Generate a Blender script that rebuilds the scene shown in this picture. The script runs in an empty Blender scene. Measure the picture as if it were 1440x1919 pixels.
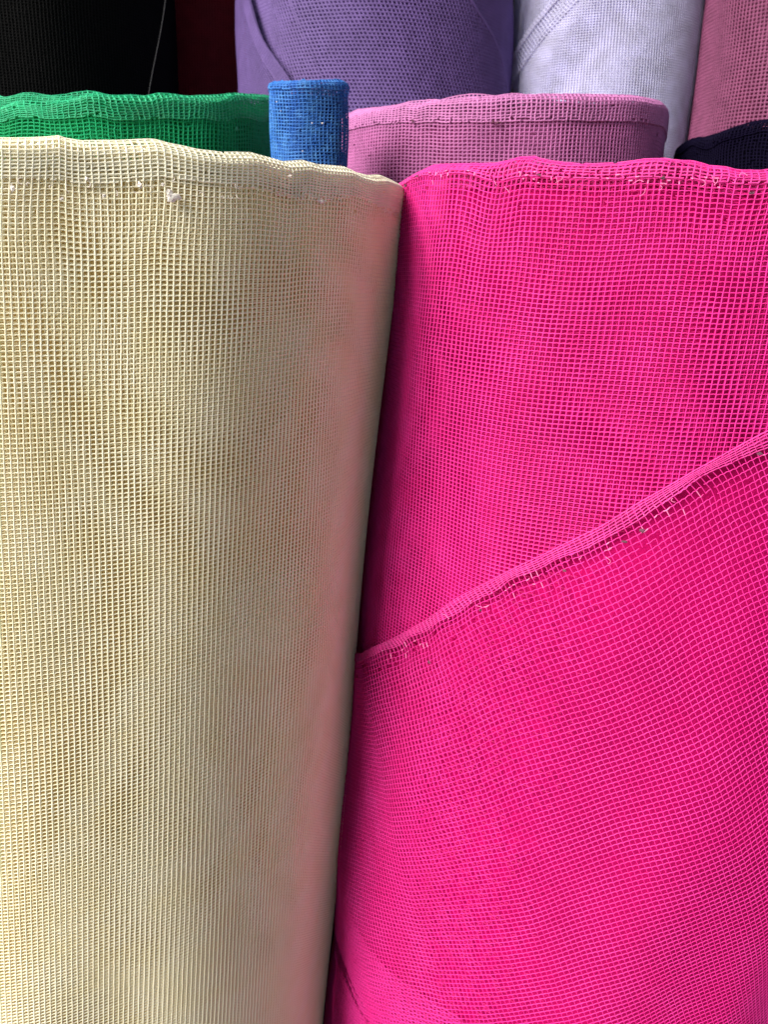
import bpy, math, random
import numpy as np
from mathutils import Vector, Matrix

# ------------------------------------------------------------------ camera, sky, sun
S = bpy.context.scene
EYE = 1.45                       # eye height over the shop floor, metres
PITCH, ROLL, FPX, PW, PH = math.radians(17), math.radians(1.7), 1551.0, 1440, 1919
fwd = np.array([0, math.cos(PITCH), -math.sin(PITCH)])
_u = np.array([0, math.sin(PITCH), math.cos(PITCH)]); _r = np.array([1.0, 0, 0])
rgt = _r * math.cos(ROLL) + _u * math.sin(ROLL)
upv = _u * math.cos(ROLL) - _r * math.sin(ROLL)
cam = bpy.data.cameras.new('camera'); camo = bpy.data.objects.new('camera', cam)
S.collection.objects.link(camo); S.camera = camo
cam.sensor_fit = 'VERTICAL'; cam.sensor_height = 36.0; cam.lens = 36.0 * FPX / PH
cam.clip_start = 0.01; cam.clip_end = 200
cam.dof.use_dof = True; cam.dof.focus_distance = 0.36; cam.dof.aperture_fstop = 24
m = Matrix.Identity(4)
for i in range(3):
    m[i][0], m[i][1], m[i][2] = rgt[i], upv[i], -fwd[i]
m[2][3] = EYE
camo.matrix_world = m

SUN_EL, SUN_AZ = math.radians(34), math.radians(49)     # azimuth: to the left of straight behind the camera
w = bpy.data.worlds.new('World'); S.world = w; w.use_nodes = True
nt = w.node_tree; bg = nt.nodes['Background']
sky = nt.nodes.new('ShaderNodeTexSky'); sky.sky_type = 'NISHITA'; sky.sun_disc = False
to_sun = Vector((-math.sin(SUN_AZ) * math.cos(SUN_EL), -math.cos(SUN_AZ) * math.cos(SUN_EL), math.sin(SUN_EL)))
sky.sun_elevation = SUN_EL; sky.sun_rotation = math.atan2(to_sun.x, to_sun.y)
sky.air_density = 1.0; sky.dust_density = 1.0
nt.links.new(sky.outputs[0], bg.inputs[0]); bg.inputs[1].default_value = 0.055
sl = bpy.data.lights.new('sun', 'SUN'); sl.energy = 5.0; sl.angle = math.radians(34); sl.color = (1, 0.94, 0.84)
so = bpy.data.objects.new('sun', sl); S.collection.objects.link(so)
so.rotation_euler = to_sun.to_track_quat('Z', 'Y').to_euler()
S.view_settings.view_transform = 'Standard'; S.view_settings.look = 'None'
S.view_settings.exposure = 1.04; S.view_settings.gamma = 1.0
S.cycles.max_bounces = 10; S.cycles.diffuse_bounces = 6; S.cycles.transmission_bounces = 4

rng = np.random.default_rng(7); random.seed(7)

# ------------------------------------------------------------------ helpers
def hexlin(r, g, b):
    f = lambda c: (c / 255 / 12.92) if c / 255 <= .04045 else ((c / 255 + .055) / 1.055) ** 2.4
    return (f(r), f(g), f(b))

def yarn(name, col, dust=None, dust_amt=0.0, trans=0.25, rough=0.55, spec=0.25, scale=60, dark=None):
    """coated polyester thread: slightly translucent, a little sheen, faint colour drift; dust where asked"""
    m = bpy.data.materials.new(name); m.use_nodes = True
    t = m.node_tree; n = t.nodes; L = t.links
    b = n['Principled BSDF']; out = n['Material Output']
    tc = n.new('ShaderNodeTexCoord')
    nz = n.new('ShaderNodeTexNoise'); nz.inputs['Scale'].default_value = scale; nz.inputs['Detail'].default_value = 5
    L.new(tc.outputs['Object'], nz.inputs['Vector'])
    cr = n.new('ShaderNodeValToRGB')
    d = dark or [c * 0.82 for c in col]
    cr.color_ramp.elements[0].position = .35; cr.color_ramp.elements[0].color = (*d, 1)
    cr.color_ramp.elements[1].position = .65; cr.color_ramp.elements[1].color = (*col, 1)
    L.new(nz.outputs['Fac'], cr.inputs['Fac']); c = cr.outputs['Color']
    if dust:
        n2 = n.new('ShaderNodeTexNoise'); n2.inputs['Scale'].default_value = scale * 3; n2.inputs['Detail'].default_value = 6
        n2.inputs['Roughness'].default_value = .7
        L.new(tc.outputs['Object'], n2.inputs['Vector'])
        mr = n.new('ShaderNodeMapRange'); mr.inputs[1].default_value = .42; mr.inputs[2].default_value = .72
        mr.inputs[3].default_value = dust_amt * .25; mr.inputs[4].default_value = dust_amt
        L.new(n2.outputs['Fac'], mr.inputs[0])
        mx = n.new('ShaderNodeMix'); mx.data_type = 'RGBA'
        L.new(mr.outputs[0], mx.inputs[0]); L.new(c, mx.inputs[6]); mx.inputs[7].default_value = (*dust, 1)
        c = mx.outputs[2]
    L.new(c, b.inputs['Base Color']); b.inputs['Roughness'].default_value = rough
    b.inputs['Specular IOR Level'].default_value = spec
    if trans > 0:
        tr = n.new('ShaderNodeBsdfTranslucent'); L.new(c, tr.inputs['Color'])
        ms = n.new('ShaderNodeMixShader'); ms.inputs[0].default_value = trans
        L.new(b.outputs[0], ms.inputs[1]); L.new(tr.outputs[0], ms.inputs[2]); L.new(ms.outputs[0], out.inputs[0])
    return m

def pile(name, col, rough=.8, scale=900):  # most are given deeper than their yarn: shade inside the stack put into colour
    """the packed turns under the outer ones: rough woven stack with fine relief"""
    m = bpy.data.materials.new(name); m.use_nodes = True
    t = m.node_tree; n = t.nodes; L = t.links; b = n['Principled BSDF']
    tc = n.new('ShaderNodeTexCoord')
    nz = n.new('ShaderNodeTexNoise'); nz.inputs['Scale'].default_value = scale; nz.inputs['Detail'].default_value = 3
    L.new(tc.outputs['Object'], nz.inputs['Vector'])
    n2 = n.new('ShaderNodeTexNoise'); n2.inputs['Scale'].default_value = 14; n2.inputs['Detail'].default_value = 3
    L.new(tc.outputs['Object'], n2.inputs['Vector'])
    ad = n.new('ShaderNodeMath'); ad.operation = 'MULTIPLY_ADD'; L.new(nz.outputs['Fac'], ad.inputs[0]); ad.inputs[1].default_value = .6
    L.new(n2.outputs['Fac'], ad.inputs[2])
    cr = n.new('ShaderNodeValToRGB')
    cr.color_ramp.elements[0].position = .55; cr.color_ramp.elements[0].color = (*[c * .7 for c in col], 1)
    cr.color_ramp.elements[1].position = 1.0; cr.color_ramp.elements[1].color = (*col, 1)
    L.new(ad.outputs[0], cr.inputs['Fac']); L.new(cr.outputs['Color'], b.inputs['Base Color'])
    b.inputs['Roughness'].default_value = rough; b.inputs['Specular IOR Level'].default_value = .05
    bp = n.new('ShaderNodeBump'); bp.inputs['Strength'].default_value = .6; bp.inputs['Distance'].default_value = .001
    L.new(nz.outputs['Fac'], bp.inputs['Height']); L.new(bp.outputs[0], b.inputs['Normal'])
    return m

def link(name, verts, quads, mat, parent=None, smooth=True, kind=None, tris=False):
    me = bpy.data.meshes.new(name)
    V = np.ascontiguousarray(verts, dtype=np.float32).reshape(-1, 3); Q = np.ascontiguousarray(quads, dtype=np.int32)
    k = Q.shape[1]
    me.vertices.add(len(V)); me.vertices.foreach_set('co', V.ravel())
    me.loops.add(Q.size); me.loops.foreach_set('vertex_index', Q.ravel())
    me.polygons.add(len(Q)); me.polygons.foreach_set('loop_start', np.arange(0, Q.size, k, dtype=np.int32))
    me.polygons.foreach_set('use_smooth', np.full(len(Q), smooth))
    me.update(calc_edges=True); me.validate()
    if mat: me.materials.append(mat)
    o = bpy.data.objects.new(name, me); S.collection.objects.link(o)
    if parent is not None:
        o.parent = parent; o.matrix_parent_inverse = Matrix.Translation(-parent.location)
    if kind: o['kind'] = kind
    return o

def thing(name, label, cat, loc, group=None):
    o = bpy.data.objects.new(name, None); S.collection.objects.link(o); o.location = loc
    o.empty_display_size = .05
    o['label'] = label; o['category'] = cat
    if group: o['group'] = group
    return o

class Waves:
    """smooth random field of two arguments, about -1..1"""
    def __init__(s, seed, n=7, fmin=.5, fmax=2.0):
        r = np.random.default_rng(seed)
        a = r.uniform(0, 2 * np.pi, n); f = r.uniform(fmin, fmax, n)
        s.kx, s.ky, s.ph, s.am = f * np.cos(a), f * np.sin(a), r.uniform(0, 6.28, n), r.uniform(.5, 1, n)
        s.am = s.am / np.sqrt((s.am ** 2).sum() / 2) * .6
    def __call__(s, x, y):
        x = np.asarray(x, float)[..., None]; y = np.asarray(y, float)[..., None]
        return (s.am * np.sin(2 * np.pi * (s.kx * x + s.ky * y) + s.ph)).sum(-1)

def sstep(a, b, x):
    t = np.clip((x - a) / (b - a), 0, 1); return t * t * (3 - 2 * t)

def view_ray(x, y):
    d = fwd + rgt * (x - PW / 2) / FPX + upv * (PH / 2 - y) / FPX
    return d / np.linalg.norm(d)

class Roll:
    """an upright, maybe leaning, roll; theta 0 faces the viewer's side, positive to the right"""
    def __init__(s, cx, cy, R, lx=0, ly=0, seed=1, lump=.0012, freq=1.0):
        s.cx, s.cy, s.R, s.lx, s.ly = cx, cy, R, lx, ly
        s.w = Waves(seed, 7, 5 * freq, 16 * freq); s.lump = lump
    def axis(s, z): return s.cx + s.lx * (z - EYE), s.cy + s.ly * (z - EYE)
    def hit(s, x, y, off=0):
        """where the line of sight through a spot of the photograph meets the roll: (theta, z)"""
        d = view_ray(x, y); R = s.R + off
        ox, oy = -s.cx, -s.cy
        dx, dy = d[0] - s.lx * d[2], d[1] - s.ly * d[2]
        a = dx * dx + dy * dy; b = ox * dx + oy * dy; c = ox * ox + oy * oy - R * R
        disc = max(b * b - a * c, 0); t = (-b - math.sqrt(disc)) / a
        px, py = ox + t * dx, oy + t * dy
        return math.atan2(px, -py), EYE + t * d[2]
    def pos(s, th, z, off=0.0):
        ax, ay = s.axis(z)
        r = s.R + off + s.lump * s.w(s.R * th * 1.2, z * .45)
        n = np.stack([np.sin(th), -np.cos(th), np.zeros_like(th + z)], -1)
        P = np.stack([ax + r * np.sin(th), ay - r * np.cos(th), z + 0 * th], -1)
        return P, n

def curve_fn(pts):
    """periodic-safe interpolation through (theta, value) pairs, flat beyond the ends"""
    p = np.array(sorted(pts)); 
    def f(th): return np.interp(th, p[:, 0], p[:, 1])
    return f

def tubes(P, N, r, sides=3, keep=None, half=False):
    """P [n,m,3] centre lines -> tube walls"""
    n, m = P.shape[:2]
    T = np.gradient(P, axis=1); T /= np.linalg.norm(T, axis=-1, keepdims=True) + 1e-12
    B = np.cross(T, N); B /= np.linalg.norm(B, axis=-1, keepdims=True) + 1e-12
    N2 = np.cross(B, T)
    if half: sides = 3; a = np.array([-.15, .5, 1.15]) * np.pi
    else: a = np.arange(sides) * 2 * np.pi / sides + np.pi / 2
    V = P[:, :, None] + r[:, :, None, None] * (np.cos(a)[None, None, :, None] * B[:, :, None] + np.sin(a)[None, None, :, None] * N2[:, :, None])
    idx = np.arange(n * m * sides).reshape(n, m, sides)
    q = np.stack([idx[:, :-1], idx[:, 1:], np.roll(idx[:, 1:], -1, 2), np.roll(idx[:, :-1], -1, 2)], -1)
    if half: q = q[:, :, :2]
    if keep is not None: q = q[keep]
    return V.reshape(-1, 3), q.reshape(-1, 4)

def compact(V, Q):
    u, inv = np.unique(Q, return_inverse=True)
    return V[u], inv.reshape(Q.shape).astype(np.int32)

def net(name, surf, nu, nv, ru, rv, mat, parent, sides=3, sub=2, jit=.05, sag=.12, weave=.08, bulge=.45, keepf=None, tear=None, seed=0, kind='stuff', half=None):
    """knitted net: nu+1 lengthwise threads and nv+1 cross threads over surf(U,V) -> (P, N)"""
    r = np.random.default_rng(seed)
    if half is None: half = True
    ju = r.normal(0, jit, (nu + 1, nv + 1)); jv = r.normal(0, jit, (nu + 1, nv + 1))
    U0, V0 = np.meshgrid(np.arange(nu + 1.), np.arange(nv + 1.), indexing='ij')
    Uj, Vj = U0 + ju, V0 + jv
    Vt, Qt, base = [], [], 0
    for fam in (0, 1):
        A, Bq = (Uj, Vj) if fam == 0 else (Uj.T, Vj.T)
        n, mm = A.shape
        if sub == 2 and fam == 1:
            Ua = np.empty((n, 2 * mm - 1)); Va = np.empty((n, 2 * mm - 1))
            Ua[:, ::2], Va[:, ::2] = A, Bq
            Ua[:, 1::2] = A[:, :-1] * .4 + A[:, 1:] * .6; Va[:, 1::2] = Bq[:, :-1] * .4 + Bq[:, 1:] * .6 - sag
            rad = np.full(Ua.shape, rv)
            rad[:, ::2] *= 1 + bulge
            rad *= 1 + r.normal(0, .07, rad.shape)
        else:
            Ua, Va = A, Bq; rad = (ru if fam == 0 else rv) * (1 + r.normal(0, .07, A.shape))
        P, N = surf(Ua, Va)
        P = P + N * (weave * ru * (1 if fam == 0 else -1))
        keep = np.ones((n, Ua.shape[1] - 1), bool)
        if keepf is not None:
            um, vm = (Ua[:, :-1] + Ua[:, 1:]) / 2, (Va[:, :-1] + Va[:, 1:]) / 2
            keep &= keepf(um, vm, (P[:, :-1] + P[:, 1:]) / 2)
        if tear is not None:
            keep &= r.random(keep.shape) > tear((Ua[:, :-1]), (Va[:, :-1]))
        Pm = (P[:, :-1] + P[:, 1:]) / 2
        keep &= (EYE - Pm[..., 2]) < 1.21 * np.hypot(Pm[..., 0], Pm[..., 1])      # nothing far under the edge of the view
        Vv, Q = tubes(P, N, rad, sides, keep, half)
        Vt.append(Vv); Qt.append(Q + base); base += len(Vv)
    V, Q = compact(np.concatenate(Vt), np.concatenate(Qt))
    return link(name, V, Q, mat, parent, kind=kind)

TOL = []
def rows_h(h0, step_hem, n_hem, step):
    """depth below the rim of every cross thread: n_hem close ones, then even ones"""
    def f(v):
        v = np.asarray(v, float)
        return h0 + np.where(v < n_hem, v * step_hem, n_hem * step_hem + (v - n_hem) * step)
    return f

def wrap_surface(R, th0, cell, hfn, ztop, zref, blend, off, curl=0.0, warp=None, tilt=0.0, flare=0.0):
    """U -> around the roll, V -> down from the rim"""
    def f(U, V):
        th = th0 + U * cell / R.R
        h = hfn(V)
        zt = ztop(th)
        if warp is not None:
            du, dh = warp(R.R * th, h)
            th = th + du / R.R; h = h + dh
        th = th + tilt * h / R.R
        z = zref - h + (zt - zref) * np.exp(-np.maximum(h, 0) / blend)
        o = off + flare * (zt - zref) * np.exp(-np.maximum(h, 0) / (blend * .7))
        if curl: o = o - curl * np.clip(1 - h / curl, 0, 1.6) ** 2
        return R.pos(th, z, o)
    return f

def grid_sheet(fn, nu, nv, closed=False):
    U, V = np.meshgrid(np.arange(nu + 1.), np.arange(nv + 1.), indexing='ij')
    P = fn(U, V)
    idx = np.arange((nu + 1) * (nv + 1)).reshape(nu + 1, nv + 1)
    q = np.stack([idx[:-1, :-1], idx[1:, :-1], idx[1:, 1:], idx[:-1, 1:]], -1).reshape(-1, 4)
    return P.reshape(-1, 3), q

def packed_turns(R, ztop, off, mat, parent, zbot=0.0, drop=.004, name='packed_turns', rin=.022, hollow=True):
    """the solid body of the roll: wall from the floor up to just under the rim, then the top with its turns and the tube hole"""
    nu, nv = 112, 24
    def f(U, V):
        th = -math.pi + U / nu * 2 * math.pi
        zt = ztop(th) - drop
        k = V / nv
        z = zt + (zbot - zt) * np.minimum(1, k) ** 1.3
        P, N = R.pos(th, z, off)
        return P
    P1, q1 = grid_sheet(f, nu, nv)
    nr = 16
    def g(U, V):
        th = -math.pi + U / nu * 2 * math.pi
        k = V / nr
        z = ztop(th) * (1 - k) + np.mean(ztop(np.linspace(-3, 3, 50))) * k - drop - .0015 * (V.astype(int) % 2) * (k > 0)
        rr = (R.R + off) * (1 - k) + rin * k
        P, N = R.pos(th, z, 0); ax, ay = R.axis(z)
        return np.stack([ax + rr * np.sin(th), ay - rr * np.cos(th), z], -1)
    P2, q2 = grid_sheet(g, nu, nr)
    return link(name, np.concatenate([P1, P2]), np.concatenate([q1, q2 + len(P1)]), mat, parent)

def blob(name, c, n, size, mat, parent, seed):
    """a scrap of lint: crumpled little lump"""
    r = np.random.default_rng(seed)
    import bmesh
    bm = bmesh.new(); bmesh.ops.create_icosphere(bm, subdivisions=2, radius=1)
    st = np.array([r.uniform(.6, 1.5), r.uniform(.5, 1.1), r.uniform(.5, 1.2)])
    t = np.cross(n, [0, 0, 1]); t /= np.linalg.norm(t); b = np.cross(n, t)
    wv = Waves(seed + 5, 6, .6, 1.8)
    for v in bm.verts:
        co = np.array(v.co); k = 1 + .55 * float(wv(co[0] + co[2], co[1])) + r.normal(0, .12)
        co = co * st * size * max(k, .3)
        v.co = Vector(c + t * co[0] + b * co[1] + n * co[2] * .6)
    me = bpy.data.meshes.new(name); bm.to_mesh(me); bm.free(); me.materials.append(mat)
    o = bpy.data.objects.new(name, me); S.collection.objects.link(o); o.parent = parent
    o.matrix_parent_inverse = Matrix.Translation(-parent.location)
    return o

def fray(name, c, n, length, rad, mat, parent, seed, droop=.6):
    """a loose, curled end of yarn"""
    r = np.random.default_rng(seed); k = 9
    t = np.cross(n, [0, 0, 1]); t /= np.linalg.norm(t); b = np.array([0, 0, 1.0])
    a0 = r.uniform(0, 6.28); da = r.uniform(-.5, .5)
    p = [np.array(c, float)]
    for i in range(k - 1):
        a = a0 + da * i + r.normal(0, .25)
        step = (t * math.cos(a) + b * math.sin(a) * .8 + n * r.normal(.05, .25)) * length / k
        p.append(p[-1] + step)
    P = np.array(p)[None]; N = np.repeat(np.array(n)[None, None], k, 1)
    rd = np.linspace(rad, rad * .6, k)[None]
    V, Q = tubes(P, N, rd, 4)
    return link(name, V, Q, mat, parent)

# ------------------------------------------------------------------ the setting
def plain(name, col, rough=.8, scale=3, amt=.25):
    m = bpy.data.materials.new(name); m.use_nodes = True
    n = m.node_tree.nodes; L = m.node_tree.links; b = n['Principled BSDF']
    tc = n.new('ShaderNodeTexCoord'); nz = n.new('ShaderNodeTexNoise'); nz.inputs['Scale'].default_value = scale; nz.inputs['Detail'].default_value = 8
    L.new(tc.outputs['Object'], nz.inputs['Vector']); cr = n.new('ShaderNodeValToRGB')
    cr.color_ramp.elements[0].position = .3; cr.color_ramp.elements[0].color = (*[c * (1 - amt) for c in col], 1)
    cr.color_ramp.elements[1].position = .7; cr.color_ramp.elements[1].color = (*col, 1)
    L.new(nz.outputs['Fac'], cr.inputs['Fac']); L.new(cr.outputs['Color'], b.inputs['Base Color'])
    b.inputs['Roughness'].default_value = rough
    return m

def slab(name, x0, x1, y0, y1, z0, z1, mat):
    V = np.array([(x, y, z) for x in (x0, x1) for y in (y0, y1) for z in (z0, z1)])
    Q = np.array([(0, 1, 3, 2), (4, 6, 7, 5), (0, 4, 5, 1), (2, 3, 7, 6), (0, 2, 6, 4), (1, 5, 7, 3)])
    o = link(name, V, Q, mat, smooth=False); o['kind'] = 'structure'; return o

slab('ground', -40, 40, -40, 40, -.3, 0, plain('worn concrete', (.26, .25, .23)))
slab('wall', -3, 3, 1.75, 1.95, 0, 2.8, plain('dark plaster', (.018, .016, .022)))
slab('added_shade_ceiling', -3, 3, .05, 1.95, 2.8, 2.9, plain('grey boards', (.2, .19, .18)))  # out of view, added overhead to keep the sun off the back rolls

# ------------------------------------------------------------------ yarn colours
CREAM = (.80, .73, .47); PINK = (.92, .012, .215)
M = {
 'cream': yarn('cream yarn', (.95, .91, .73), dark=(.93, .875, .65)),
 'cream_hem': yarn('dusty cream yarn', (.94, .905, .73), dust=(.96, .93, .80), dust_amt=.5, trans=.2),
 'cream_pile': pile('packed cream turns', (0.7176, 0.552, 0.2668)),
 'pink': yarn('hot pink yarn', (0.6694, 0.02756, 0.2756), dark=(0.63, 0.01673, 0.2264)),
 'pink_inner_shaded': yarn('shaded inner hot pink yarn', (0.483, 0.002898, 0.1449), dark=(0.425, 0.001932, 0.1111)),  # same yarn as the outer net, darkened: shade between layers put into the colour
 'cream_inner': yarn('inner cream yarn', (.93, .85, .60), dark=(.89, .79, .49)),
 'pink_hem': yarn('dusty hot pink yarn', (0.6792, 0.03544, 0.2855), dust=(0.7285, 0.1673, 0.3938), dust_amt=.18),
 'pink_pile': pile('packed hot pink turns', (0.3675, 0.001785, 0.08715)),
 'green': yarn('green yarn', (0.01166, 0.4469, 0.1943), dark=(0.00583, 0.3886, 0.1457)),
 'green_hem': yarn('dusty green yarn', (0.01166, 0.4858, 0.2332), dust=(0.2429, 0.6412, 0.4663), dust_amt=.3),
 'green_pile': pile('packed green turns', (0.002915, 0.2137, 0.0583)),
 'blue': yarn('blue yarn', (0.007084, 0.09108, 0.4655), dust=(0.2024, 0.5566, 0.9108), dust_amt=.4, scale=40),
 'blue_pile': pile('packed blue turns', (0.00368, 0.02576, 0.1564)),
 'mauve': yarn('mauve yarn', (0.4642, 0.1481, 0.3753)),
 'mauve_hem': yarn('mauve hem yarn', (0.5465, 0.2024, 0.4655)),
 'mauve_pile': pile('packed mauve turns', (0.3109, 0.05344, 0.1846)),
 'purple': yarn('purple yarn', (0.1615, 0.1017, 0.311), trans=.15),
 'purple_pile': pile('packed purple turns', (0.04223, 0.0236, 0.08694)),
 'white': yarn('white yarn', (.74, .73, .97), trans=.3),
 'white_pile': pile('packed white turns', (.74, .73, .96)),
 'rose': yarn('rose yarn', (0.3028, 0.0846, 0.1959)),
 'rose_pile': pile('packed rose turns', (0.1619, 0.02024, 0.07286)),
 'navy': yarn('navy yarn', (.0025, .0014, .010), trans=.05, spec=.04, rough=.7),
 'navy_pile': pile('packed navy turns', (.0015, .001, .004)),
 'black': yarn('black yarn', (0.003238, 0.003238, 0.004048), trans=.0, spec=.08),
 'black_pile': pile('packed black turns', (0.002429, 0.002429, 0.002429)),
 'red': yarn('dark red yarn', (0.2591, 0.009715, 0.02834), trans=.1),
 'red_pile': pile('packed dark red turns', (0.1781, 0.006477, 0.01943)),
 'lint': yarn('pale lint', (.74, .70, .66), trans=.3, rough=.9, spec=.1),
 'grey_lint': yarn('grey lint', (.13, .05, .08), trans=.1, rough=.9, spec=.1),
 'fray': yarn('bleached yarn end', (.90, .24, .52), trans=.3),
 'grey_yarn': yarn('grey loose yarn', (0.03, 0.03, 0.036), trans=.1),
}
ZB = EYE - .62       # lowest cross thread of the near rolls (under the edge of the view)
ROLLS = 'upright rolls of net fabric'

def rim_fn(R, pix, pad, seed, amp=.002):
    pts = [R.hit(x, y) for x, y in pix]
    pts = sorted(pts); z0, z1 = pts[0][1], pts[-1][1]
    wv = Waves(seed, 6, .4, 1.6)
    base = curve_fn(pts); zr = pad if pad is not None else float(np.mean([p[1] for p in pts]))
    lo, hi = pts[0][0], pts[-1][0]
    def f(th):
        th = np.asarray(th, float)
        o = np.maximum(lo - th, th - hi).clip(0)
        b = base(th); k = np.exp(-o / .12)
        return zr + (b - zr) * k + amp * wv(th * 1.6, 0 * th) * (1 - k)
    return f, zr

def near_warp(seed, amp, depth, low=.0016):
    a, b = Waves(seed, 8, 6, 28), Waves(seed + 1, 8, 6, 28)
    c, d = Waves(seed + 2, 6, 2, 6), Waves(seed + 3, 6, 2, 6)
    def f(s, h):
        k = np.exp(-np.maximum(h, 0) / depth)
        return amp * k * a(s, h) + low * c(s, h), amp * .8 * k * b(s, h) * sstep(0, .004, h) + low * d(s, h) * sstep(0, .012, h)
    return f

# ------------------------------------------------------------------ cream roll (left front)
def cream_roll():
    R = Roll(-.180, .4665, .1803, lx=.0625, seed=11, lump=.0022, freq=.7)
    t = thing('fabric_roll', 'big cream yellow net fabric roll at the left front, beside the hot pink roll', 'fabric roll', (R.axis(0)[0], R.cy, 0), ROLLS)
    pix = [(0,261),(50,260),(110,256),(130,262),(165,266),(240,266),(300,264),(325,272),(380,285),(425,290),(480,290),(520,299),(550,306),(590,303),(620,311),(670,316),(690,327),(706,332),(722,331),(738,341),(747,352)]
    zt, zr = rim_fn(R, pix, None, 3)
    packed_turns(R, zt, -.0042, M['cream_pile'], t, drop=.006)
    cell, row = .00232, .00183
    th0 = -.5; nu = int((1.5 + .5) * R.R / cell); nv = int((zr - ZB) / row)
    wp = near_warp(21, .0011, .030)
    hf = rows_h(.0, row, 0, row)
    net('net_layer', wrap_surface(R, th0, cell, hf, zt, zr, .035, 0, curl=.003, warp=wp), nu, nv, .00032, .00024, M['cream'], t, seed=1, jit=.022, tear=lambda U, V: np.where(V < 14, .004, 0))
    net('inner_net_layer', wrap_surface(R, th0, cell * .988, hf, zt, zr, .035, -.0011, curl=.003, warp=near_warp(31, .0008, .04, .0028), tilt=.008), nu, nv, .00046, .00034, M['cream_inner'], t, seed=2, sub=1)
    # folded selvedge
    hw = Waves(41, 6, 3, 9)
    hs = lambda V: -.0008 + V * .00125
    nh = 13
    def hem(U, V):
        f = wrap_surface(R, th0, cell, lambda v: hs(v) * (1 + .05 * hw(U * cell, 0 * U)), zt, zr, .035, .0005, curl=.0035, warp=near_warp(21, .0011, .030))
        return f(U, V)
    net('hem', hem, nu, nh, .00031, .00026, M['cream_hem'], t, seed=3, jit=.03, keepf=lambda U, V, P: V < nh - 1.5 + 1.6 * hw(U * cell * 3, 0 * U), tear=lambda U, V: np.where(V > nh - 2.5, .3, .01), kind='stuff')
    for i, (dz, off, sd) in enumerate([(-.002, -.0035, 61), (-.0015, -.007, 62)]):
        zz = lambda th, sd=sd, dz=dz: zt(th) * .3 + zr * .7 + (zt(th) - zr) * .4 + dz + .0016 * Waves(sd, 6, .5, 2.5)(th * 2, 0 * th)
        net('inner_hem', wrap_surface(R, th0, cell, hs, zz, zr, .03, off, curl=.002), nu, 8, .0004, .0004, M['cream_hem'], t, seed=5 + i, sub=1)
    return R, t

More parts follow.
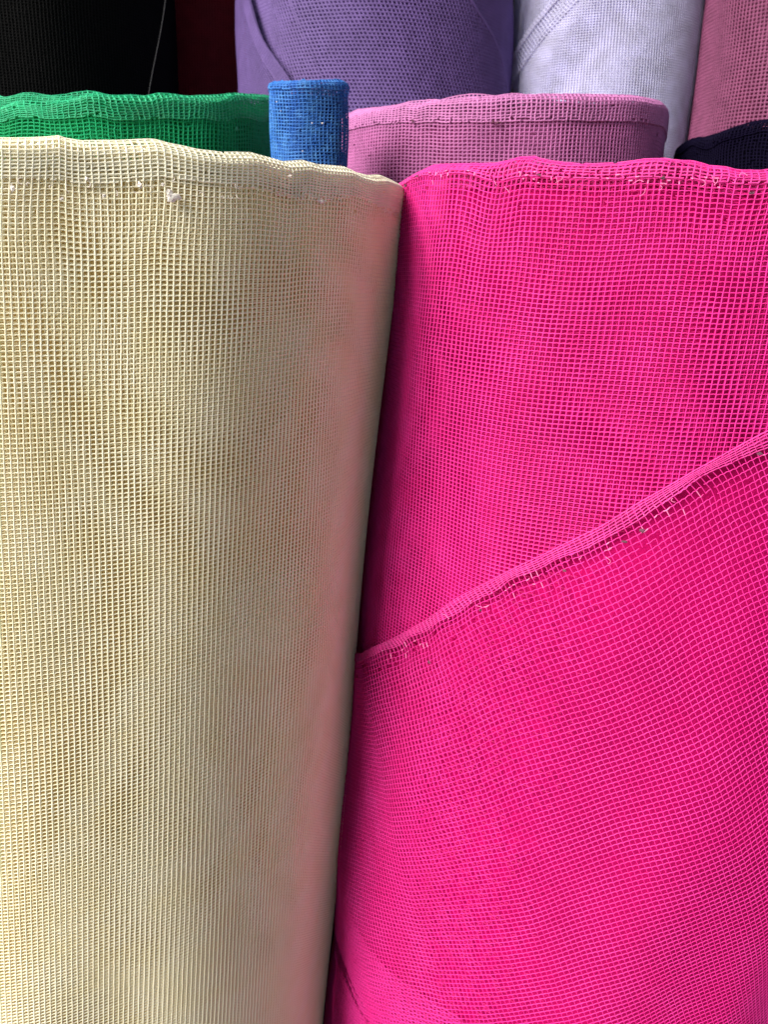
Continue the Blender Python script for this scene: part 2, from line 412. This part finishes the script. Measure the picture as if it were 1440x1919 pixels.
# ------------------------------------------------------------------ hot pink roll (right front)
def pink_roll():
    R = Roll(.1535, .486, .1545, lx=.056, seed=12, lump=.0024, freq=.9)
    t = thing('fabric_roll', 'hot pink net fabric roll, right front, its loose end wrapped diagonally round it', 'fabric roll', (R.axis(0)[0], R.cy, 0), ROLLS)
    pix = [(752,346),(760,339),(775,326),(800,312),(850,309),(900,310),(930,304),(955,297),(985,296),(1010,303),(1060,309),(1110,310),(1150,308),(1200,301),(1240,299),(1280,302),(1310,304),(1340,312),(1370,314),(1390,320),(1440,322)]
    zt, zr = rim_fn(R, [(x, y - 1) for x, y in pix], None, 4)
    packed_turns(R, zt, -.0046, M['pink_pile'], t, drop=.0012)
    cell, row = .00257, .00199
    th0 = -1.85; nu = int((.75 + 1.85) * R.R / cell)
    # diagonal edge of the loose end, read as height over the way round
    epx = [(690,1226),(720,1208),(760,1183),(800,1160),(850,1125),(905,1095),(960,1065),(1040,1028),(1130,985),(1200,940),(1300,885),(1440,815)]
    e = np.array(sorted(R.hit(x, y, .003) for x, y in epx)); sl0 = .55 * R.R
    def zedge(th):
        z = np.interp(th, e[:, 0], e[:, 1])
        z = np.where(th < e[0, 0], e[0, 1] + (th - e[0, 0]) * sl0 * .9, z)
        return np.where(th > e[-1, 0], e[-1, 1] + (th - e[-1, 0]) * sl0, z)
    wp0 = near_warp(22, .0016, .045)
    # the gathered fold near the left end of the rim
    thf = R.hit(870, 330)[0]
    def wp(s, h):
        du, dh = wp0(s, h)
        x = (s - thf * R.R)
        g = np.exp(-(x / .014) ** 2) * np.exp(-np.maximum(h, 0) / .03)
        return du + .004 * g * np.sin(x / .010), dh + sstep(0, .005, h) * -.0035 * g + sstep(0, .005, h) * .003 * np.exp(-((x - .02) / .016) ** 2) * np.exp(-((h - .02) / .02) ** 2)
    hf = rows_h(0, row, 0, row)
    nv = int((zr - (EYE - .60)) / row)
    def keep(U, V, P):
        th = th0 + U * cell / R.R
        return (P[..., 2] > zedge(th) - .006) | ((P[..., 2] < EYE - .40) & (th < -.55))
    def keep_in(U, V, P):
        th = th0 + U * cell * .988 / R.R
        return (P[..., 2] > zedge(th) - .006) | (np.random.default_rng(8).random(th.shape) > sstep(-1.0, -.25, th))
    net('net_layer', wrap_surface(R, th0, cell, hf, zt, zr, .03, 0, curl=.003, warp=wp, tilt=.0, flare=.25), nu, nv, .00029, .00021, M['pink'], t, seed=11, jit=.025, keepf=keep, tear=lambda U, V: np.where(V < 12, .006, 0))
    net('inner_net_layer', wrap_surface(R, th0, cell * .988, hf, zt, zr, .03, -.0013, curl=.003, warp=near_warp(32, .0008, .04, .003), tilt=.015), nu, nv, .00034, .00026, M['pink_inner_shaded'], t, seed=12, sub=1, keepf=keep_in)
    hs = lambda V: -.0006 + V * .0012
    nh = 5
    net('hem', wrap_surface(R, th0, cell, hs, zt, zr, .03, .0006, curl=.0035, warp=wp, flare=.25), nu, nh, .00036, .00028, M['pink_hem'], t, seed=13, jit=.08, tear=lambda U, V: np.where(V > nh - 2, .2, .02))
    for i, (dz, off, sd) in enumerate([(-.0012, -.0030, 63), (-.0006, -.006, 64)]):
        zz = lambda th, sd=sd, dz=dz: zt(th) + dz + .0008 * Waves(sd, 6, .5, 2.5)(th * 2, 0 * th)
        net('inner_hem', wrap_surface(R, th0, cell, hs, zz, zr, .03, off, curl=.002), nu, 7, .0004, .0003, M['pink_hem'], t, seed=15 + i, sub=1)
    # ---- loose end
    thA, thB = -2.75, 1.0
    ncol = int((thB - thA) * R.R / .00215); nrow = 165
    ths = np.linspace(thA, thB, ncol + 1)
    ang0, ang1 = math.radians(31), math.radians(20)
    dv_j = lambda th: row * (1.22 + .36 * sstep(-1.5, .5, th))
    fp = np.array(sorted(R.hit(x, y, .004)[::-1] for x, y in [(622, 1700), (626, 1780), (645, 1815), (668, 1850), (695, 1890), (716, 1940)]))
    def fold_dist(th, z):
        return R.R * (th - np.where(z > fp[-1, 0], -3.0, np.interp(z, fp[:, 0], fp[:, 1])))
    lw = Waves(71, 7, 4, 14); lw2 = Waves(72, 7, 9, 26); lw3 = Waves(73, 8, 20, 60)
    hemn = 5
    def loose(off):
        def f(U, V):
            th = thA + U * (thB - thA) / ncol
            vv = np.where(V < hemn, V * .36, hemn * .36 + (V - hemn))
            # integrate a direction that turns from ang0 to ang1 as the rows go down
            k = vv / 150
            A = ang0 + (ang1 - ang0) * np.clip(k, 0, 1) * .5      # mean angle so far
            dv = dv_j(th)
            s = R.R * th + vv * dv * np.sin(A)
            z = zedge(th) - vv * dv * np.cos(A)
            q = np.exp(-vv * dv / .02)
            z = z + .0013 * q * lw2(R.R * th, 0 * th) * sstep(0, 2, vv) + .0006 * lw(s, z)
            s = s + .0022 * q * lw3(R.R * th, vv * dv) * sstep(0, 2, vv) + .0005 * lw(z, s)
            th2 = s / R.R
            o = off + .0018 + .0013 * lw(s * .8, z * .8) * sstep(0, .02, vv * dv) + .0005 * q * lw3(s, z)
            # the loose end stands off a little along the side and tucks in low down
            side = np.exp(-((th2 + 1.15) / .35) ** 2)
            o = o + .004 * side * sstep(EYE - .515, EYE - .455, z) + .0045 * sstep(EYE - .30, EYE - .50, z) * np.exp(-((th2 + .35) / .5) ** 2)
            o = o - .003 * sstep(-1.35, -1.75, th2)
            low = sstep(EYE - .44, EYE - .47, z)
            o = o * (1 - low * (1 - sstep(0, .014, fold_dist(th2, z)))) + .003 * low * np.exp(-((fold_dist(th2, z) - .012) / .008) ** 2)
            return R.pos(th2, z, o)
        return f
    def kp(U, V, P):
        th = np.arctan2(P[..., 0] - R.axis(P[..., 2])[0], -(P[..., 1] - R.axis(P[..., 2])[1]))
        return (P[..., 2] > ZB + .02) & (th > -1.9) & (th < .75) & (fold_dist(th, P[..., 2]) > 0)
    l = net('loose_end', loose(.0), ncol, nrow, .00023, .00020, M['pink'], t, seed=17, jit=.03, keepf=kp, tear=lambda U, V: np.where((V > hemn) & (V < hemn + 4), .035, 0))
    kp2 = lambda U, V, P: kp(U, V, P)
    net('loose_end_hem', loose(.0003), ncol, hemn, .00027, .00022, M['pink_hem'], t, seed=18, jit=.06, keepf=kp2, tear=lambda U, V: np.where(V > hemn - 1.1, .12, .0))
    # ---- lint and frayed yarn along both hems
    r = np.random.default_rng(5)
    lf = loose(.0016)
    for i, (x, y) in enumerate([(1204,990),(1172,1010),(905,1141),(1062,1065),(1424,850),(806,1240)]):
        th, z = R.hit(x, y, .003); P, N = R.pos(np.array(th), np.array(z), .0052)
        blob('lint_speck', P, N, .0009 if i in (0, 3) else .0007, M['grey_lint'], t, 100 + i)
    wk = lambda seed, lo, hi, p: (lambda U, V, P: (V > lo) & (V < hi) & (np.random.default_rng(seed).random(U.shape) < p * (Waves(seed, 6, .02, .07)(U, 0 * U) > -.25)))
    net('worn_threads', loose(.0002), ncol, nrow, .00024, .00021, M['fray'], t, seed=17, jit=.03, keepf=lambda U, V, P: kp(U, V, P) & wk(3, hemn - .5, hemn + 2.6, .07)(U, V, P))
    for i in range(16):
        U = r.uniform(.38, .97) * ncol; V = hemn + abs(r.normal(0, 1.6))
        P, N = lf(np.array([[U]]), np.array([[V]])); P, N = P[0, 0], N[0, 0]
        fray('frayed_yarn', P - N * .0004, N, r.uniform(.003, .006), .00017, M['fray'], t, 200 + i)
    net('worn_threads', wrap_surface(R, th0, cell, hs, zt, zr, .03, .0014, curl=.0035, warp=wp, flare=.25), nu, nh + 3, .00028, .00024, M['fray'], t, seed=20, jit=.03, keepf=wk(4, nh - 1.5, nh + 2, .07))
    for i, (x, y) in enumerate([(1012,328),(1243,333),(1410,362),(783,330),(765,348)]):
        th, z = R.hit(x, y, .002); P, N = R.pos(np.array(th), np.array(z), .0025)
        blob('lint_speck', P, N, .0008, M['grey_lint'], t, 120 + i)
    for i in range(12):
        x = r.uniform(800, 1440); y = 340 + r.normal(0, 9)
        th, z = R.hit(x, y, .002); P, N = R.pos(np.array(th), np.array(z), .0016)
        fray('frayed_yarn', P, N, r.uniform(.003, .006), .00017, M['fray'], t, 300 + i)
    return R, t

Ry, ty = cream_roll()
Rp, tp = pink_roll()
rr = np.random.default_rng(9)
for i, (x, y, sz) in enumerate([(262,347,.0010),(322,369,.0019),(316,362,.0012),(22,352,.0009),(196,366,.0007),(612,378,.0013),(545,330,.0010),(163,334,.0008),(115,372,.0006),(304,346,.0007)]):
    th, z = Ry.hit(x, y, .002); P, N = Ry.pos(np.array(th), np.array(z), .0021)
    blob('lint_speck', P, N, sz, M['lint'], ty, 400 + i)
for i in range(28):
    x = rr.uniform(0, 735); y = 338 + x * .05 + rr.normal(4, 9)
    th, z = Ry.hit(x, y, .002); P, N = Ry.pos(np.array(th), np.array(z), .0021)
    fray('frayed_yarn', P, N, rr.uniform(.002, .005), .00016, M['lint'], ty, 500 + i)

# ------------------------------------------------------------------ second row: green, blue, mauve, navy
def short_roll(cx, cy, R_, pix, label, key, cell, row, span, seed, hemrows, hemstep, depth=.085, ru=.0005, rv=.00034, lump=.0015, pad=None, tear=.004, warp=.0018, hemmat=None, freq=1.0, flare=.2, group=ROLLS, hemout=.0012, name='fabric_roll', cat='fabric roll', curl=.004, lx=0.0, bulkdrop=.006):
    R = Roll(cx, cy, R_, lx=lx, seed=seed, lump=lump, freq=freq)
    t = thing(name, label, cat, (R.axis(0)[0], cy, 0), group)
    zt, zr = rim_fn(R, pix, pad, seed + 1)
    hm = M[hemmat or key]
    packed_turns(R, zt, -.005, M[key + '_pile'], t, drop=bulkdrop)
    th0, th1 = span; nu = int((th1 - th0) * R_ / cell); nv = int(depth / row)
    wp = near_warp(seed + 2, warp, .04)
    hf = rows_h(0, row, 0, row)
    net('net_layer', wrap_surface(R, th0, cell, hf, zt, zr, .04, 0, curl=curl, warp=wp, flare=flare), nu, nv, ru, rv, M[key], t, seed=seed, jit=.05, tear=lambda U, V: np.full(U.shape, tear))
    net('inner_net_layer', wrap_surface(R, th0, cell * .99, hf, zt, zr, .04, -.002, curl=curl, warp=near_warp(seed + 3, warp, .04)), nu, nv, ru, rv, M[key], t, seed=seed + 1, sub=1)
    net('hem', wrap_surface(R, th0, cell, lambda V: -.0008 + V * hemstep, zt, zr, .04, hemout, curl=curl, warp=wp, flare=flare), nu, hemrows, ru * 1.1, rv * 1.1, hm, t, seed=seed + 2, jit=.08, tear=lambda U, V: np.where(V > hemrows - 1.5, .1, .01))
    for i in range(2):
        wv = Waves(seed + 9 + i, 6, .5, 2.5)
        zz = lambda th, wv=wv, i=i: zt(th) * .5 + zr * .5 - .0005 + .001 * i + .002 * wv(th * 2, 0 * th)
        net('inner_hem', wrap_surface(R, th0, cell, lambda V: V * hemstep, zz, zr, .03, -.004 - .004 * i, curl=.002), nu, 7, ru, rv * 1.2, hm, t, seed=seed + 3 + i, sub=1)
    return R, t

Rg, tg = short_roll(-.27, .806, .1615, [(0,200),(25,190),(28,188),(50,186),(80,188),(120,187),(150,183),(165,177),(190,175),(205,180),(240,181),(280,180),(300,175),(320,176),(340,180),(400,181),(440,179),(475,179),(510,183)],
    'green net fabric roll with a wavy rim, behind the cream roll, left of the blue', 'green', .0040, .0027, (-1.4, 1.75), 41, 9, .0017, hemmat='green_hem', warp=.0026, ru=.00052, rv=.00036)
Rb, tb = short_roll(-.062, .655, .0275, [(513,156),(540,154),(580,153),(620,151),(645,152),(657,158)],
    'narrow crumpled blue net fabric roll standing between the green roll and the mauve one', 'blue', .0029, .0023, (-2.2, 2.2), 51, 3, .0019, bulkdrop=.009, depth=.11, lump=.0013, freq=2.2, warp=.0028, tear=.03, curl=.002, ru=.00036, rv=.00034)
Rm, tm = short_roll(.0914, .815, .146, [(660,213),(700,203),(740,198),(760,193),(785,195),(805,189),(860,186),(920,181),(1000,178),(1080,177),(1140,178),(1180,179),(1210,183),(1240,190),(1248,200)],
    'mauve pink net fabric roll with a straight hem, behind the hot pink roll', 'mauve', .0034, .0026, (-1.6, 1.55), 61, 8, .0021, hemmat='mauve_hem', warp=.0008, ru=.0006, rv=.00042, lump=.001)
Rn, tn = short_roll(.385, .765, .14, [(1264,292),(1272,272),(1285,262),(1310,258),(1340,250),(1370,240),(1400,230),(1440,224)],
    'black navy net fabric roll with a ragged sloping end at the right edge', 'navy', .0030, .0022, (-1.9, .9), 71, 5, .0016, warp=.003, tear=.06, ru=.0006, rv=.0004)
for i, (x, y) in enumerate([(925,228),(935,229),(774,227),(1007,326)][:3]):
    th, z = Rm.hit(x, y, .002); P, N = Rm.pos(np.array(th), np.array(z), .003); blob('lint_speck', P, N, .0013, M['grey_lint'], tm, 600 + i)
for i, (x, y) in enumerate([(152,181),(440,241),(447,203)]):
    th, z = Rg.hit(x, y, .002); P, N = Rg.pos(np.array(th), np.array(z), .003); blob('lint_speck', P, N, .0012, M['green_hem'], tg, 610 + i)
for i in range(30):
    x = rr.uniform(518, 652); y = rr.uniform(165, 300)
    th, z = Rb.hit(x, y, .002); P, N = Rb.pos(np.array(th), np.array(z), .0022)
    fray('frayed_yarn', P, N, rr.uniform(.003, .008), .0003, yarn_b, tb, 620 + i) if False else blob('lint_speck', P, N, rr.uniform(.0003, .0006), M['blue'] if i % 6 else M['lint'], tb, 620 + i)

# ------------------------------------------------------------------ back row: tall rolls running out of the top of the view
ZT = 1.95
def tall_roll(cx, cy, R_, label, key, cell, span, seed, ru, rv, row=None, zlo=EYE + .06, zhi=EYE + .33, tilt=0.0, bulk=-.007, lump=.002, inner=True, core=None, freq=.7):
    R = Roll(cx, cy, R_, seed=seed, lump=lump, freq=freq)
    t = thing('fabric_roll', label, 'fabric roll', (cx, cy, 0), ROLLS)
    zt = lambda th: np.full(np.shape(th), ZT)
    packed_turns(core or R, zt, bulk, M[key + '_pile'], t, drop=0)
    row = row or cell * .8
    th0, th1 = span; nu = int((th1 - th0) * R_ / cell); nv = int((zhi - zlo) / row)
    def surf(off, cl=1.0, tl=tilt, wp=near_warp(seed + 2, 0, 1)):
        def f(U, V):
            th = th0 + U * cell * cl / R_; h = V * row
            du, dh = wp(R_ * th, h)
            return R.pos(th + (du + tl * (h - .15)) / R_, zhi - h + dh + tl * 0, off)
        return f
    if ru:
        net('net_layer', surf(0), nu, nv, ru, rv, M[key], t, seed=seed, jit=.04, half=True)
        if inner: net('inner_net_layer', surf(-.003, .985, tilt + .02), nu, nv, ru, rv, M[key], t, seed=seed + 1, sub=1)
    return R, t

tall_roll(-.442, 1.115, .170, 'wide black net fabric roll at the back left, above the green roll', 'black', .0036, (-.4, 1.7), 81, .0008, .0006, inner=False)
tall_roll(-.265, 1.325, .100, 'dark red net fabric roll half hidden between the black roll and the purple one', 'red', .0036, (-.9, 1.6), 91, .0010, .0007, inner=False)

def sheet_wrap(R, t, key, p1, p2, side, ncol, nrow, cell, row, ru, rv, off, seed, hemn, name='loose_end', ext=(-.3, .3), amp=.0015, keepf=None, inner=True):
    """a loose end of fabric whose hemmed edge runs from p1 to p2 (spots of the photograph) round the roll; side = which way the cloth lies"""
    a = np.array(R.hit(*p1, off)) * [R.R, 1]; b = np.array(R.hit(*p2, off)) * [R.R, 1]
    d = b - a; L = np.linalg.norm(d); d /= L; g = np.array([d[1], -d[0]]) * side
    wv = Waves(seed, 7, 3, 14)
    def f(U, V):
        vv = np.where(V < hemn, V * .6, hemn * .6 + (V - hemn))
        s0 = ext[0] + U * cell
        x = a[0] + d[0] * s0 + g[0] * vv * row; z = a[1] + d[1] * s0 + g[1] * vv * row
        x = x + amp * wv(x, z); z = z + amp * wv(z, x)
        return R.pos(x / R.R, z, off + .0015 * wv(x * .7, z * .7))
    nc = int((ext[1] - ext[0]) / cell)
    def kp(U, V, P):
        th = np.arctan2(P[..., 0] - R.cx, -(P[..., 1] - R.cy))
        k = (np.abs(th) < 1.9) & (P[..., 2] > EYE + .06) & (P[..., 2] < EYE + .33)
        return k if keepf is None else k & keepf(th, P)
    net(name, f, nc, nrow, ru, rv, M[key], t, seed=seed, jit=.05, keepf=kp, half=True)
    f2 = lambda U, V: (lambda q: (q[0] + q[1] * .002, q[1]))(f(U, V))
    net(name + '_hem', f2, nc, hemn, ru * 1.15, rv * 1.15, M[key], t, seed=seed + 1, jit=.05, keepf=kp)

Rv, tv = tall_roll(-.022, 1.119, .1585, 'purple net fabric roll with a loose fold on its left, rising behind the blue roll', 'purple', .0042, (-1.5, 1.6), 101, .0013, .0011, row=.0036, tilt=.5, inner=False)
sheet_wrap(Rv, tv, 'purple', (465, 0), (556, 170), 1, 0, 60, .0034, .0028, .0007, .0005, .012, 103, 7, ext=(-.05, .26), keepf=lambda th, P: th < .1)
_e = sorted((Rv.hit(x, y, .006)[::-1]) for x, y in [(872,-20),(905,30),(930,70),(944,110),(952,165)])
def _pe(P): return np.interp(P[..., 2], [q[0] for q in _e], [q[1] for q in _e])
def _pf(U, V):
    th = -.35 + U * .0042 / Rv.R; h = V * .0036
    return Rv.pos(th + .5 * (h - .15) / Rv.R, EYE + .33 - h, .005)
net('loose_end', _pf, int(1.9 * Rv.R / .0042), int(.27 / .0036), .0013, .0011, M['purple'], tv, seed=108, half=True,
    keepf=lambda U, V, P: (np.arctan2(P[..., 0] - Rv.cx, -(P[..., 1] - Rv.cy)) < _pe(P)))
_z = np.linspace(_e[0][0], _e[-1][0], 60)
for _k in range(3):
    _P, _N = Rv.pos(np.interp(_z, [q[0] for q in _e], [q[1] for q in _e]) - .006 * _k, _z, .0055)
    _V, _Q = tubes(_P[None], _N[None], np.full((1, 60), .0011), 6); link('loose_end_hem', _V, _Q, M['purple'], tv)
Rw, tw = tall_roll(.249, 1.123, .107, 'lilac white net fabric roll with a diagonal fold, between the purple and rose rolls', 'white', .0032, (-1.6, 1.7), 111, .0007, .0005, bulk=0, core=Roll(.278, 1.129, .073))
_a, _b = Rw.hit(1042, 0, .004), Rw.hit(953, 178, .004)
def _right(th, z, pad=0): return th > _a[0] + (z - _a[1]) * (_b[0] - _a[0]) / (_b[1] - _a[1]) + pad
for _i, (_o, _c, _t) in enumerate([(.0035, 1.0, .02), (.002, .985, .0)]):
    def _sf(U, V, _o=_o, _c=_c, _t=_t):
        th = -1.2 + U * .0032 * _c / Rw.R; h = V * .0026
        return Rw.pos(th + _t * (h - .15) / Rw.R, EYE + .33 - h, _o)
    net('loose_end' if _i == 0 else 'inner_net_layer', _sf, int(2.9 * Rw.R / .0032), int(.27 / .0026), (.0006 if _i == 0 else .0010), (.0005 if _i == 0 else .0008), M['white'], tw, jit=.02, seed=114 + _i, half=True, sub=1,
        keepf=lambda U, V, P: _right(np.arctan2(P[..., 0] - Rw.cx, -(P[..., 1] - Rw.cy)), P[..., 2]))
sheet_wrap(Rw, tw, 'white', (1032, 0), (947, 178), -1, 0, 7, .0040, .0036, .0006, .0005, .0055, 113, 2, ext=(-.1, .3), amp=.001)
tall_roll(.476, 1.044, .132, 'dusty rose net fabric roll at the top right corner, beside the lilac white roll', 'rose', .0043, (-1.7, .9), 121, .0008, .0007, row=.0038, bulk=-.008)

# the loose grey yarn hanging in front of the black roll
k = 24
pts = []
for i in range(k):
    q = i / (k - 1); x = 316 - 38 * q + 3 * math.sin(q * 5); y = -60 + 260 * q
    d = view_ray(x, y); tt = (.93 - .0 * q) / math.hypot(d[0], d[1]); pts.append(np.array([0, 0, EYE]) + d * tt)
V, Q = tubes(np.array(pts)[None], np.repeat(np.array([[[0, -1.0, 0]]]), k, 1), np.full((1, k), .0004), 6)
o = link('loose_yarn', V, Q, M['grey_yarn'])
o['label'] = 'thin grey loose yarn hanging in front of the black roll'; o['category'] = 'yarn'

print('TRIS', sum(len(o.data.polygons) * 2 for o in S.objects if o.type == 'MESH'))
